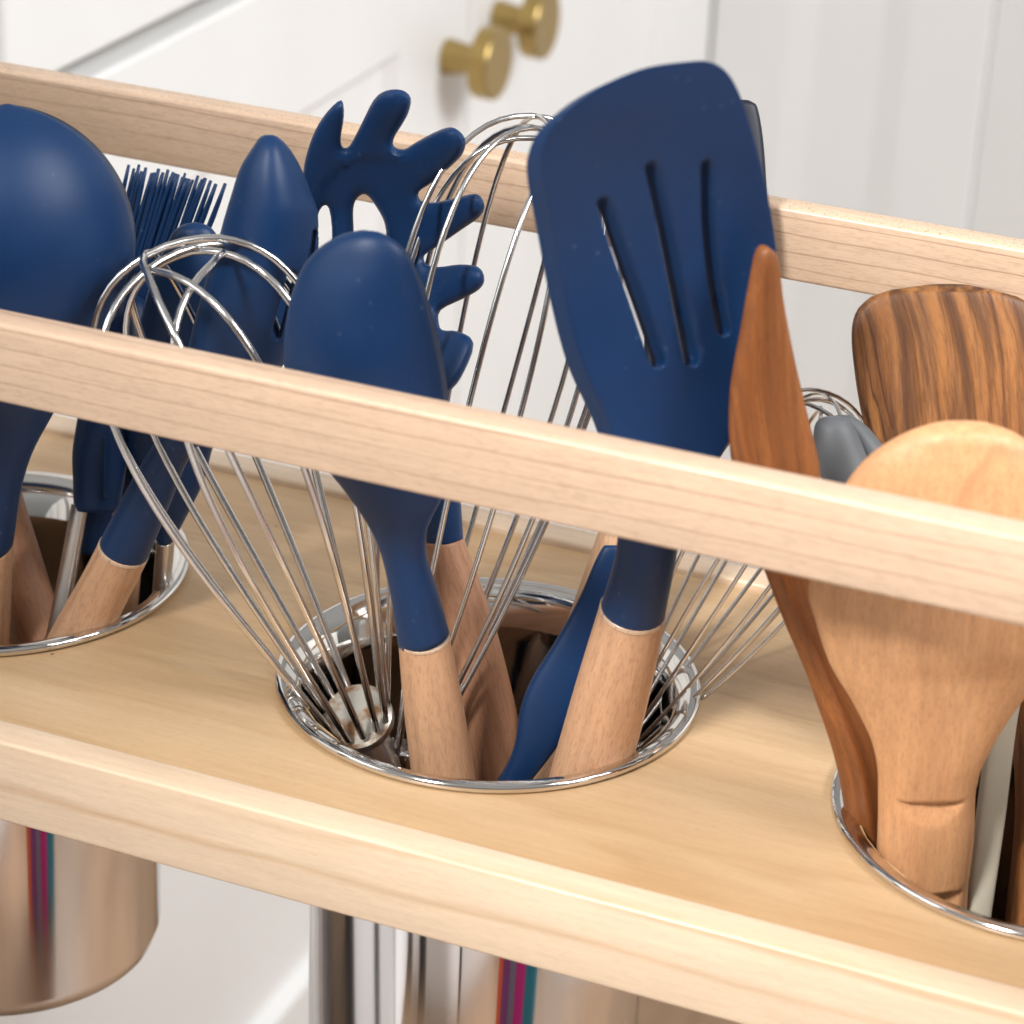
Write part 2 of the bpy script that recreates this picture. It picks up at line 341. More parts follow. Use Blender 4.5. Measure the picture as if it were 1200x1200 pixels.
def plate(name, outline, holes, surf, thick, mat, parent, grid=7.0, rnd_px=5.0, tmin=0.25, seed=None):
    """a sheet with holes; surf(x, y) gives the middle point and the normal"""
    pts = [tuple(p) for p in outline]; edges = [(i, (i + 1) % len(pts)) for i in range(len(pts))]
    for h in holes:
        o0 = len(pts); pts += [tuple(p) for p in h]; edges += [(o0 + i, o0 + (i + 1) % len(h)) for i in range(len(h))]
    o = np.array(outline); bnd = np.array(pts); ea = bnd[[e[0] for e in edges]]; eb = bnd[[e[1] for e in edges]]
    def dist(x, y):
        d = eb - ea; tt = np.clip(((x - ea[:, 0]) * d[:, 0] + (y - ea[:, 1]) * d[:, 1]) / (np.sum(d * d, 1) + 1e-9), 0, 1)
        return float(np.min(np.hypot(ea[:, 0] + d[:, 0] * tt - x, ea[:, 1] + d[:, 1] * tt - y)))
    lim = 0.55 * grid
    for lp in [outline] + list(holes):                       # rings just inside the edges, for the rounding
        lp = np.array(lp); tg = np.roll(lp, -1, 0) - np.roll(lp, 1, 0); tg /= np.linalg.norm(tg, axis=1)[:, None] + 1e-9; nm = np.stack([-tg[:, 1], tg[:, 0]], 1)
        for rr in (0.12, 0.4, 1.0):
            for sgn in (-1, 1):
                last = None
                for q in lp + nm * sgn * rnd_px * rr:
                    if last is not None and np.hypot(*(q - last)) < 0.5 * rnd_px * rr: continue
                    if inside(outline, *q) and not any(inside(h, *q) for h in holes) and dist(*q) > rnd_px * rr * 0.93: pts.append(tuple(q)); last = q
    lim = rnd_px + 0.45 * grid
    gx = np.arange(o[:, 0].min(), o[:, 0].max(), grid); gy = np.arange(o[:, 1].min(), o[:, 1].max(), grid)
    for i, y in enumerate(gy):
        for x in gx + (grid / 2 if i % 2 else 0):
            if inside(outline, x, y) and not any(inside(h, x, y) for h in holes) and dist(x, y) > lim: pts.append((x, y))
    vo, eo, fo, *_ = geometry.delaunay_2d_cdt([Vector((float(a), float(b))) for a, b in pts], edges, [], 0, 1e-5)
    tri = []
    for f in fo:
        c = sum((np.array(vo[i]) for i in f), np.zeros(2)) / len(f)
        if inside(outline, *c) and not any(inside(h, *c) for h in holes): tri.append(list(f))
    n = len(vo); fr = []; bk = []; gr = []; seed = random.random() * 3 if seed is None else seed
    for q in vo:
        r = surf(q[0], q[1]); C, Nn = r[0], r[1]; t = (thick if len(r) < 3 else r[2]) / 1000
        dd = min(dist(q[0], q[1]) / rnd_px, 1.0); t = t * (tmin + (1 - tmin) * math.sqrt(max(0.0, 1 - (1 - dd) ** 2)))
        fr.append(C + Nn * t / 2); bk.append(C - Nn * t / 2)
        s = mpp(C); gr.append((q[0] * s + seed, t / 2 + seed, q[1] * s + seed))
    faces = [tuple(t) for t in tri] + [tuple(n + i for i in reversed(t)) for t in tri]
    cnt = {}
    for t in tri:
        for i in range(3):
            e = (t[i], t[(i + 1) % 3]); cnt[e] = cnt.get(e, 0) + 1
    for (a, c) in list(cnt):
        if (c, a) not in cnt: faces.append((c, a, n + a, n + c))
    g2 = gr + [(a, b - 2 * (b - seed), c) for a, b, c in gr]
    ob = mesh_obj(name, fr + bk, faces, mat, parent, grain=g2)
    # drop unused vertices so that the bevel runs cleanly
    bm = bmesh.new(); bm.from_mesh(ob.data); bmesh.ops.delete(bm, geom=[v for v in bm.verts if not v.link_faces], context='VERTS'); bm.to_mesh(ob.data); bm.free()
    ob.data.set_sharp_from_angle(angle=math.radians(50))
    return ob

def tube(pts, r, seg=8, closed=False):
    pts = np.asarray(pts, float); n = len(pts); T = np.gradient(pts, axis=0)
    if closed: T = np.roll(pts, -1, 0) - np.roll(pts, 1, 0)
    T /= np.linalg.norm(T, axis=1)[:, None]
    a = np.cross(T[0], [0.3, 0.5, 0.81]); a /= np.linalg.norm(a); V = []; F = []
    rr = np.broadcast_to(np.asarray(r, float), (n,))
    for i in range(n):
        a = a - T[i] * (a @ T[i]); a /= np.linalg.norm(a); b = np.cross(T[i], a)
        for j in range(seg):
            t = 2 * math.pi * j / seg; V.append(pts[i] + rr[i] * (a * math.cos(t) + b * math.sin(t)))
        if i or closed:
            o1 = ((i - 1) % n) * seg; o2 = i * seg
            for j in range(seg): F.append((o1 + j, o1 + (j + 1) % seg, o2 + (j + 1) % seg, o2 + j))
    if not closed:
        F.append(tuple(range(seg))); F.append(tuple((n - 1) * seg + j for j in range(seg)))
    return V, F
def lathe(prof, c, axis=None, seg=96):
    """prof: (radius, height) pairs around the z axis or another axis through c"""
    c = np.asarray(c, float)
    if axis is None: A, U, V = np.array([0, 0, 1.0]), np.array([1.0, 0, 0]), np.array([0, 1.0, 0])
    else:
        A = np.asarray(axis, float); A = A / np.linalg.norm(A); U = np.cross(A, [0.2, 0.1, 0.97] if abs(A[2]) < 0.9 else [1, 0, 0]); U /= np.linalg.norm(U); V = np.cross(A, U)
    vs = []; fs = []
    for i, (r, h) in enumerate(prof):
        for j in range(seg):
            t = 2 * math.pi * j / seg; vs.append(c + A * h + r * (U * math.cos(t) + V * math.sin(t)))
        if i:
            o1 = (i - 1) * seg; o2 = i * seg
            for j in range(seg): fs.append((o1 + j, o1 + (j + 1) % seg, o2 + (j + 1) % seg, o2 + j))
    return vs, fs

# ------------------------------------------------------------------ setting: floor, cabinets
FZ = -0.72
v = [(-0.9, -2.4, FZ), (3.0, -2.4, FZ), (3.0, 2.4, FZ), (-0.9, 2.4, FZ)]
fl = mesh_obj('floor', v, [(0, 1, 2, 3)], 'floor_wood', None, smooth=False, grain=[(a, c, b) for a, b, c in v]); tag(fl, kind='structure')

def shaker(name, parent, frame, lo, hi, axis, face, depth_in=0.009, thick=0.021, rim=(0.078, 0.09)):
    """a framed door with a recessed panel; axis 0 faces +x at x=face, axis 1 faces -y at y=face; lo, hi = (across, z)"""
    (a0, z0), (a1, z1) = lo, hi; rw, sw = rim; ch = 0.006 if axis == 0 else 0.02
    def q(a, z, d): return (face - d, a, z) if axis == 0 else (a, face + d, z)
    rings = [((0, 0), thick), ((0, 0), 0.0015), ((0.0015, 0.0015), 0.0), ((sw, rw), 0.0), ((sw + ch, rw + ch), depth_in)]
    vs = []; fs = []
    for (s, r), d in rings: vs += [q(a0 + s, z0 + r, d), q(a1 - s, z0 + r, d), q(a1 - s, z1 - r, d), q(a0 + s, z1 - r, d)]
    for i in range(len(rings) - 1):
        for j in range(4): fs.append((i * 4 + j, i * 4 + (j + 1) % 4, i * 4 + 4 + (j + 1) % 4, i * 4 + 4 + j))
    fs.append(tuple(range(len(vs) - 4, len(vs)))); fs.append((3, 2, 1, 0))
    o = mesh_obj(name, vs, fs, 'white_paint', parent, smooth=False); bevel(o, 0.0015, 2, 25)
    return o
XC = -0.30
cabn = thing('base_cabinet', 'white shaker cabinet with brass knobs behind the wooden pull-out', 'cabinet', (XC, 0.62, FZ))
box('carcass', (XC - 0.50, 0.112, FZ + 0.09), (XC - 0.0235, 1.124, 0.30), 'white_paint', cabn, bev=0.001)
box('plinth', (XC - 0.45, 0.13, FZ + 0.0005), (XC - 0.08, 1.12, FZ + 0.0895), 'white_paint', cabn, bev=0.001)
shaker('drawer_front', cabn, None, (0.228, 0.0670), (0.690, 0.28), 0, XC, rim=(0.06, 0.075))
shaker('drawer_front', cabn, None, (0.694, 0.0670), (1.105, 0.28), 0, XC, rim=(0.06, 0.075))
d1 = shaker('door', cabn, None, (0.135, -0.598), (0.690, 0.0575), 0, XC, rim=(0.0695, 0.09))
d2 = shaker('door', cabn, None, (0.694, -0.598), (1.105, 0.0575), 0, XC, rim=(0.0695, 0.085))
box('filler', (XC - 0.0225, 1.1055, FZ + 0.09), (XC - 0.002, 1.1275, 0.30), 'white_paint', cabn, bev=0.0008)
def knob(parent, y, z):
    prof = [(0.0, 0), (0.0095, 0.0), (0.0095, 0.002), (0.0074, 0.016), (0.0072, 0.0195), (0.0186, 0.0197), (0.0192, 0.0205), (0.0192, 0.0295), (0.0186, 0.0302), (0.0, 0.0302)]
    vs, fs = lathe(prof, (XC + 0.0005, y, z), (1, 0, 0), 48)
    o = mesh_obj('knob', vs, fs, 'brass', parent); 
    md = o.modifiers.new('split', 'EDGE_SPLIT'); md.split_angle = math.radians(35)
    return o
knob(d1, 0.658, -0.029); knob(d2, 0.727, -0.025)
g1 = P(1058, 120, 1.128); g2 = P(1150, 130, 1.128)
tall = thing('tall_cabinet', 'plain white panelled cabinet side at the far right', 'cabinet', (0.2, 1.15, FZ))
box('carcass', (XC + 0.001, 1.150, FZ + 0.0005), (1.4, 1.50, 0.6), 'white_paint', tall, bev=0.001)
shaker('panel', tall, None, (XC - 0.0015, FZ + 0.02), (g2[0], 0.58), 1, 1.128, rim=(0.08, g2[0] - g1[0]), depth_in=0.004)
box('filler', (g2[0] + 0.0006, 1.1305, FZ + 0.02), (g2[0] + 0.8, 1.1495, 0.58), 'white_paint', tall, bev=0.001)

# ------------------------------------------------------------------ the pull-out
pull = thing('pull_out_shelf', 'pale maple pull-out shelf with two guard rails and round holes', 'shelf', (0, 0, -0.0226))
X0, X1 = -0.296, 0.262
def board():
    ol = []
    def edge(a, b, n): return [(a[0] + (b[0] - a[0]) * i / n, a[1] + (b[1] - a[1]) * i / n) for i in range(n)]
    c = [(X0, -0.0857), (X1, -0.0857), (X1, 0.0922), (X0, 0.0922)]
    for i in range(4): ol += edge(c[i], c[(i + 1) % 4], 8)
    holes = [[(cx + 0.0553 * math.cos(t * math.pi / 36), 0.0553 * math.sin(t * math.pi / 36)) for t in range(72)] for cx in (-SP, 0, SP)]
    pts = list(ol); edges = [(i, (i + 1) % len(ol)) for i in range(len(ol))]
    for h in holes:
        o0 = len(pts); pts += h; edges += [(o0 + i, o0 + (i + 1) % 72) for i in range(72)]
    vo, eo, fo, *_ = geometry.delaunay_2d_cdt([Vector(p) for p in pts], edges, [], 0, 1e-7)
    tri = [list(f) for f in fo if not any(np.hypot(*(sum((np.array(vo[i]) for i in f), np.zeros(2)) / 3 - (cx, 0))) < 0.0548 for cx in (-SP, 0, SP))]
    n = len(vo); vs = [(p[0], p[1], 0.0) for p in vo] + [(p[0], p[1], -0.0126) for p in vo]
    fs = tri + [[n + i for i in reversed(t)] for t in tri]; es = set((t[i], t[(i + 1) % 3]) for t in tri for i in range(3))
    fs += [(c_, a, n + a, n + c_) for a, c_ in es if (c_, a) not in es]
    return mesh_obj('shelf_board', vs, fs, 'birch', pull, smooth=False, grain=[(y + 5, z + 5, x + 5) for x, y, z in vs])
board()
box('edge_strip', (X0, -0.0968, -0.0226), (X1, -0.0859, 0.0035), 'maple_pale', pull, bev=0.0011, seed=1.3)
box('edge_strip', (X0, 0.0924, -0.0226), (X1, 0.1035, 0.0024), 'maple_pale', pull, bev=0.0012, seed=2.1)
box('guard_rail', (X0, -0.0968, 0.1069), (X1, -0.0873, 0.1292), 'maple', pull, bev=0.0011, top='maple', seed=0.7)
box('guard_rail', (X0, 0.0873, 0.1069), (X1, 0.0968, 0.1292), 'maple', pull, bev=0.0012, top='maple_edge', seed=3.4)
box('end_panel', (X1 + 0.0005, -0.099, -0.06), (X1 + 0.013, 0.106, 0.131), 'maple', pull, bev=0.0015, axis=1, seed=4.4)
box('drawer_front', (X1 + 0.0135, -0.13, -0.30), (X1 + 0.034, 0.14, 0.15), 'white_paint', pull, bev=0.0015)

# ------------------------------------------------------------------ canisters
rim_p = [(0.0518, -0.0075), (0.0536, -0.0045), (0.0560, -0.0012), (0.0600, 0.0004), (0.0618, 0.0004), (0.0625, 0.0012), (0.0625, 0.0022), (0.0619, 0.0030), (0.0606, 0.0032), (0.0585, 0.0026), (0.0563, 0.0010), (0.0545, -0.0014), (0.0528, -0.0046), (0.0514, -0.0085)]
body_p = [(0.0514, -0.0085), (0.0508, -0.013), (0.0507, -0.130), (0.0490, -0.1355), (0.0455, -0.1385), (0.0001, -0.1387), (0.0001, -0.1400), (0.0460, -0.1400), (0.0497, -0.1370), (0.0515, -0.1315), (0.0515, -0.012), (0.0518, -0.0075)]
for cx, lab in ((-SP, 'polished steel canister holding the ladle, tongs and pastry brush'), (0.0, 'polished steel canister in the middle hole, holding the slotted turner'), (SP, 'polished steel canister holding the wooden spatulas and wooden spoon')):
    t = thing('canister', lab, 'canister', (cx, 0, -0.14), 'steel canisters set in the shelf')
    vs, fs = lathe(body_p[:7], (cx, 0, 0)); mesh_obj('inner_wall', vs, fs, 'steel', t)
    vs, fs = lathe(body_p[6:], (cx, 0, 0)); mesh_obj('body', vs, fs, 'steel_brushed', t)
    vs, fs = lathe(rim_p, (cx, 0, 0)); mesh_obj('rim', vs, fs, 'steel', t)

# ------------------------------------------------------------------ utensils
def base_of(x, y, Y): return P(x, y, Y)

def whisk(name, label, hub, apex, R, rh, n, wr, roll, hl, mat_hub='steel_wire', a=0.85, b=1.32, off=0.0, disc=None):
    hub = np.asarray(hub, float); apex = np.asarray(apex, float)
    A = apex - hub; Ln = np.linalg.norm(A); A /= Ln
    U = CR - A * (CR @ A); U /= np.linalg.norm(U); V = np.cross(A, U)
    end = hub - A * hl; cc = np.array([0.0, 0.0]); dl = np.linalg.norm(end[:2] - cc); lim = 0.047 - rh
    if dl > lim: end[:2] = cc + (end[:2] - cc) * lim / dl
    AH = hub - end; hl = float(np.linalg.norm(AH)); AH /= hl
    t = thing(name, label, 'whisk', end)
    for i in range(n):
        th = roll + math.pi * i / n; D = U * math.cos(th) + V * math.sin(th); E_ = np.cross(A, D)
        Li = Ln * (1 - 0.05 * ((i * 2) % n) / n); Ri = R * (1 + 0.06 * math.sin(i * 2.3)); oi = off * math.sin(i * 2.1 + 0.6)
        s = np.linspace(0, 1, 30)[:, None]; ctl = [(rh * 0.82, -0.003), (Ri * a, 0.45 * Li), (Ri * b, Li), (0.0, Li)]
        q = sum(np.array([c]) * w for c, w in zip(ctl, ((1 - s) ** 3, 3 * s * (1 - s) ** 2, 3 * s * s * (1 - s), s ** 3)))
        sh = oi * np.clip(s[:, 0], 0, 1) ** 2
        side = [hub + D * r + A * z + E_ * o_ for (r, z), o_ in zip(q, sh)]; other = [hub - D * r + A * z + E_ * o_ for (r, z), o_ in zip(q, sh)][::-1]
        vs, fs = tube(side + other[1:], wr, 8); mesh_obj('wire_loop', vs, fs, 'steel_wire', t)
    DA = A if disc is None else np.asarray(disc, float) / np.linalg.norm(disc)
    vs, fs = lathe([(0, 0.0), (rh * 0.9, 0.0), (rh, -0.0008), (rh, -0.004), (rh * 0.97, -0.0045)], hub, DA, 40); o = mesh_obj('ferrule', vs, fs, mat_hub, t); o.modifiers.new('split', 'EDGE_SPLIT').split_angle = math.radians(35)
    vs, fs = lathe([(rh * 0.6, -0.005), (rh * 0.75, -0.03), (rh * 0.72, -hl * 0.5), (rh * 0.8, -hl * 0.9), (rh * 0.6, -hl), (0, -hl)], hub, AH, 32); mesh_obj('handle', vs, fs, 'steel_strip', t)
    return t

# --- middle canister
hub = P(418, 838, -0.024); ap = P(196, 298, -0.046)
whisk('balloon_whisk', 'big steel balloon whisk with a rusty ferrule, leaning left', hub, ap, 0.036, 0.0104, 6, 0.00108, 0.16, 0.095, 'rusty_steel', a=0.75, b=1.5, off=0.012, disc=(ap - hub) / 0.14 * 0.8 - CF * 0.9)
whisk('balloon_whisk', 'tall thin-wired steel balloon whisk behind the solid navy spoon', P(474, 874, -0.012), P(646, 140, 0.045), 0.039, 0.0078, 6, 0.00086, 0.32, 0.085, off=0.006)
whisk('balloon_whisk', 'small thin-wired whisk spreading right, behind the slotted turner', P(735, 862, 0.014), P(985, 470, 0.045), 0.026, 0.0060, 7, 0.00064, 0.1, 0.07, off=0.006)

# navy solid spoon
Yf = lin(271, -0.058, 908, -0.034)
t = thing('solid_spoon', 'solid navy silicone spoon with beech handle, bowl back facing front', 'spoon', P(535, 1060, -0.02))
def shell(hf, th=2.6): return dict(hf=hf, hb=-hf, e=th / 2)
rows = [row(270.6, 421, 427, .3, -.3, .8, .7), row(273, 404, 444, 1.5, -1.5, 1.2, .7), row(280, 386, 459, 3, -3, 1.3, .7), row(295, 365, 476, 5, -5, 1.3, .7), row(320, 348, 490, 8, -8, 1.3, .7), row(360, 335, 505, 11, -11, 1.3, .7), row(400, 331, 515, 13, -13, 1.3, .7),
        row(440, 333, 523, 13, -13, 1.3, .7), row(480, 341, 527, 12, -12, 1.4, .65), row(520, 364, 528, 10, -8, 1.5, .6), row(560, 398, 525, 8, -4, 1.6, .55), row(590, 420, 517, 6.5, 0, 1.5), row(612, 434, 502, 6, 4, .5), row(645, 448, 497, 6, 6), row(690, 458, 510, 6.5, 6.5), row(748, 467, 526, 7.2, 7.2, dy=-3)]
loft('head', rows, Yf, 'navy', t, k=-0.35)
loft('handle', [row(748, 466.5, 526.5, 7.1, 7.1, dy=-3), row(820, 472, 542, 8, 8), row(908, 482, 556, 8.4, 8.4)], Yf, 'beech', t, ext=-0.125)

def joint(parent, r1, r2, Yq_):
    return loft('joint', [r1, r2], Yq_, 'maple', parent, n=6)
joint(t, row(747, 466.2, 526.6, 7.35, dy=-3), row(750.5, 466.4, 527.2, 7.3, dy=-3), Yf)
# navy pasta server
t = thing('pasta_server', 'navy pasta server with blunt tines and beech handle, behind the spoons', 'pasta server', P(600, 1040, 0.01))
ol = [(403, 125), (387, 137), (372, 157), (361, 183), (356, 205), (352, 240), (354, 290), (366, 340), (392, 395), (425, 440), (458, 470), (500, 476), (530, 458), (545, 436), (555, 405), (540, 392), (520, 389), (514, 378), (516, 362), (540, 351), (560, 341), (567, 329), (561, 315), (540, 310), (514, 311), (499, 307), (496, 296), (512, 286), (540, 269), (562, 256), (567, 243), (558, 230), (533, 232), (507, 235), (492, 232), (490, 222), (505, 213), (528, 197), (543, 184), (545, 169), (533, 157), (517, 157), (490, 167), (473, 175), (461, 171), (463, 161), (472, 149), (480, 137), (483, 123), (473, 115), (455, 115), (440, 124), (424, 149), (410, 171), (402, 173), (400, 163), (405, 140)]
ol = smooth_closed(ol, 3)
h1 = smooth_closed([(412, 262), (412, 240), (417, 228), (427, 224), (439, 238), (449, 258), (450, 285), (442, 312), (424, 318), (414, 300)], 3)
h2 = smooth_closed([(368, 290), (369, 258), (376, 240), (384, 242), (387, 275), (381, 300), (373, 306)], 3)
Ys = lin(115, 0.030, 912, 0.006)
def s_server(x, y):
    d = math.hypot((x - 442) / 1.0, (y - 285) / 1.15) / 150
    C = P(x, y, Ys(y)) - CF * (0.026 * min(d, 1.25) ** 2 - 0.012)
    g = np.array([x - 442, (y - 285), 0]) / 150
    Nn = -CF - (CR * (x - 442) - CU * (y - 285)) / 150 * 0.35
    return C, Nn / np.linalg.norm(Nn), 9.0 if d > 0.6 else 6.5
o = plate('head', ol, [h1, h2], s_server, 6, 'navy', t, grid=6, rnd_px=15, tmin=0.12)
loft('neck', [row(440, 452, 522, 4), row(500, 478, 530, 5), row(560, 496, 538, 5.5), row(632, 498, 543, 6, dy=-2)], Ys, 'navy', t)
loft('handle', [row(632, 497, 543.5, 6, dy=-2), row(732, 512, 580, 7.5), row(840, 536, 607, 8), row(912, 553, 622, 8)], Ys, 'beech_dark', t, ext=-0.125)

# slotted turner
Yt = lin(76, -0.062, 906, -0.020)
t = thing('slotted_turner', 'navy slotted turner with three slots and beech handle', 'turner', P(660, 1010, -0.02))
ol = [(622, 200), (624, 172), (634, 148), (655, 126), (692, 104), (746, 84), (800, 76), (822, 76), (840, 84), (854, 100), (868, 130), (892, 202), (907, 268), (913, 315), (911, 350), (900, 400), (880, 460), (852, 514), (832, 545), (810, 575), (796, 610), (760, 622), (726, 612), (722, 570), (713, 530), (700, 492), (667, 427), (646, 352), (631, 260)]
ol = smooth_closed([(x + (13 * min(1.0, max(0.0, (725 - x) / 75.0)) if y < 560 else 0), y) for x, y in ol], 8)
sl = [slot([(702, 241), (722, 305), (741, 360), (762, 423)], 17, 20, 14), slot([(756, 201), (771, 270), (786, 345), (802, 422)], 18, 20, 14), slot([(821, 198), (822, 250), (829, 320), (842, 386)], 17, 19, 14)]
KT = 0.72
def s_turner(x, y):
    xc = 768 - 0.05 * (y - 300); q = 0.000245
    C = P(x, y, Yt(y)); q = mpp(C)
    C = C + ray(x, y) * ((x - xc) * q * KT) + ray(x, y) * 0.030 * max(0.0, (150 - y) / 300) ** 2 - ray(x, y) * 0.010 * ((y - 330) / 250) ** 2
    Nn = -CF + KT * CR + CU * (0.10 - 0.10 * (y - 330) / 250); Nn /= np.linalg.norm(Nn)
    C = C - Nn * 0.0000022 * ((x - xc) * 0.5) ** 2 * 0.3
    return C, Nn, 6.6
plate('blade', ol, sl, s_turner, 4.2, 'navy', t, grid=8, rnd_px=3.5, tmin=0.86)
Yn = lambda y: Yt(y) - 0.006 * math.exp(-((y - 560) / 60.0) ** 2)
loft('neck', [row(520, 735, 812, 1.5, 1.5), row(560, 728, 808, 4, 4), row(600, 726, 800, 6, 6), row(645, 722, 794, 7.6), row(716, 704, 779, 8.6, dy=8)], Yt, 'navy', t)
loft('handle', [row(716, 703, 780, 8.7, dy=8), row(800, 677, 763, 9.6, dy=8), row(900, 648, 738, 10, dy=8)], Yt, 'beech', t, ext=-0.125)

joint(t, row(714.5, 702.8, 780.2, 8.9, dy=8), row(719, 701.8, 779.2, 8.95, dy=8), Yt)
# dark spatula behind the turner
Yd = lin(118, 0.083, 912, 0.004)
t = thing('flat_spatula', 'dark flat silicone spatula, only its corner showing past the slotted turner', 'spatula', P(625, 1000, 0))
loft('blade', [row(118, 800, 878, .5, .5, 1.0, .2), row(121, 795, 885, .5, .5, 1.6, .2), row(135, 785, 890, .6, .6, 1.8, .2), row(180, 775, 896, .6, .6, 1.8, .2), row(240, 765, 899, .6, .6, 1.8, .2), row(330, 755, 890, .6, .6, 1.8, .2), row(400, 755, 860, 1, 1, 1.8, .3), row(460, 745, 815, 3, 3, 1, .4), row(520, 735, 778, 5, 5)], Yd, 'charcoal', t)
loft('handle', [row(520, 736, 777, 5), row(640, 697, 737, 6, dy=5), row(760, 655, 705, 6.5, dy=5), row(880, 615, 665, 6.5, dy=5)], Yd, 'beech', t, ext=-0.12)
# navy handle in front of it
Yv = lin(640, 0.006, 912, -0.018)
t = thing('silicone_scraper', 'navy silicone scraper with tapered end, left of the turner handle', 'scraper', P(560, 1000, -0.01))
loft('body', [row(639, 708, 724, 1, 1, .6, .14), row(643, 705, 727, 1.5, 1.5, .8, .14), row(700, 679, 722, 2, 2, .8, .14), row(760, 646, 708, 2.5, 2.5, .8, .16), row(800, 621, 692, 3, 3, .8, .16), row(832, 609, 676, 3.4, 3.4, .8, .16), row(866, 605, 658, 3.4, 3.4, .8, .16), row(890, 598, 640, 3.4, 3.4, .8, .16), row(912, 586, 622, 3.4, 3.4, .8, .16)], Yv, 'navy', t, ext=-0.09)

# --- left canister
Yl = lin(120, -0.046, 755, -0.020)
t = thing('ladle', 'large navy silicone ladle with round bowl, leftmost of the utensils', 'ladle', P(-10, 900, -0.01))
rows = []
for f in (0.004, 0.03, 0.08, 0.16, 0.27, 0.4, 0.55, 0.7, 0.85, 1.0, 1.15, 1.3, 1.42):
    yy = 121 + 165 * f; c = math.sqrt(max(0, 1 - (1 - f) ** 2)); h = 34 * c
    rows.append(row(yy, -6 - 166 * c, -6 + 166 * c, max(h - 1, 0.2), -max(h - 1, 0.2), 1.4, .5))
rows += [row(400, -112, 99, 24, -20, 1.5), row(440, -92, 82, 18, -10, 1.5), row(485, -74, 62, 11, -2, 1.5), row(510, -62, 47, 9, 2, 1), row(540, -50, 34, 8, 5, .5), row(575, -40, 24.5, 7.5, 7), row(606, -37, 20, 7.5, 7.5), row(640, -38, 16, 7.5, 7.5, dy=-6)]
loft('bowl', rows, Yl, 'navy', t, nv=24)
loft('handle', [row(640, -38.5, 16, 7.5, dy=-6), row(755, -38, 11, 8, dy=-2)], Yl, 'beech', t, ext=-0.125)
# hidden-headed handle behind the ladle
Yh = lin(300, 0.020, 752, -0.004)
t = thing('wooden_handled_spatula', 'beech handle leaning behind the ladle neck, its head hidden', 'spatula', P(60, 900, 0.0))
loft('head', [row(330, -110, -70, 1, 1, 1, .3), row(340, -125, -55, 1, 1, 1.2, .3), row(430, -120, -30, 1.5, 1.5, 1.2, .3), row(480, -80, -8, 4), row(520, -50, 8, 6)], Yh, 'navy', t)
loft('handle', [row(520, -50, 9, 6.5), row(578, -32, 25.5, 7), row(690, 2, 60.5, 7.5), row(752, 22, 80, 7.5)], Yh, 'beech_dark', t, ext=-0.125)

# tongs
Yg = lin(345, 0.012, 750, -0.010)
t = thing('tongs', 'steel tongs with scalloped navy silicone tips in the ladle canister', 'tongs', P(40, 860, 0.0))
for dy_, sx, sh in ((0.0, 0, 0), (0.012, 22, 0)):
    Yk = (lambda y, d=dy_: Yg(y) + d)
    ob = loft('tip', [row(345, 122 + sx, 136 + sx, 1), row(352, 112 + sx, 148 + sx, 3, -1, 1), row(380, 102 + sx, 160 + sx, 5, -3, 1.4), row(420, 96 + sx, 162 + sx, 6, -3.5, 1.4), row(460, 94 + sx, 158 + sx, 6, -3.5, 1.4), row(490, 91 + sx, 156 + sx, 6, -3.5, 1.4), row(515, 86 + sx, 152 + sx, 6, -3, 1.4), row(535, 84 + sx, 150 + sx, 5.5, -3, 1.4), row(560, 86 + sx, 147 + sx, 6, -3, 1.4), row(585, 86 + sx, 142 + sx, 6, -2, 1.4), row(596, 88 + sx, 141 + sx, 5, -1, 1.4)], Yk, 'navy', t)
    if sx == 0:
        for xx in (112, 126): loft('groove_rib', [row(505, xx - 3, xx + 5, 7.4, 0), row(550, xx - 4, xx + 5, 7.6, 0), row(578, xx - 4, xx + 4, 7, 0)], Yk, 'navy', ob)
    loft('arm', [row(590, 84 + sx * 2, 104 + sx * 2, 1.2, 1.2, .4, .3), row(660, 71 + sx * 2, 92 + sx * 2, 1.2, 1.2, .4, .3), row(750, 53 + sx * 1.6, 76 + sx * 1.6, 1.2, 1.2, .4, .3)], (lambda y, d=dy_: Yg(y) + d - 0.004), 'steel_strip', t, ext=-0.10, k=-0.4)
loft('inner_pad', [row(590, 98, 136, 2.5), row(648, 94, 130, 2.5)], (lambda y: Yg(y) + 0.006), 'navy', t)

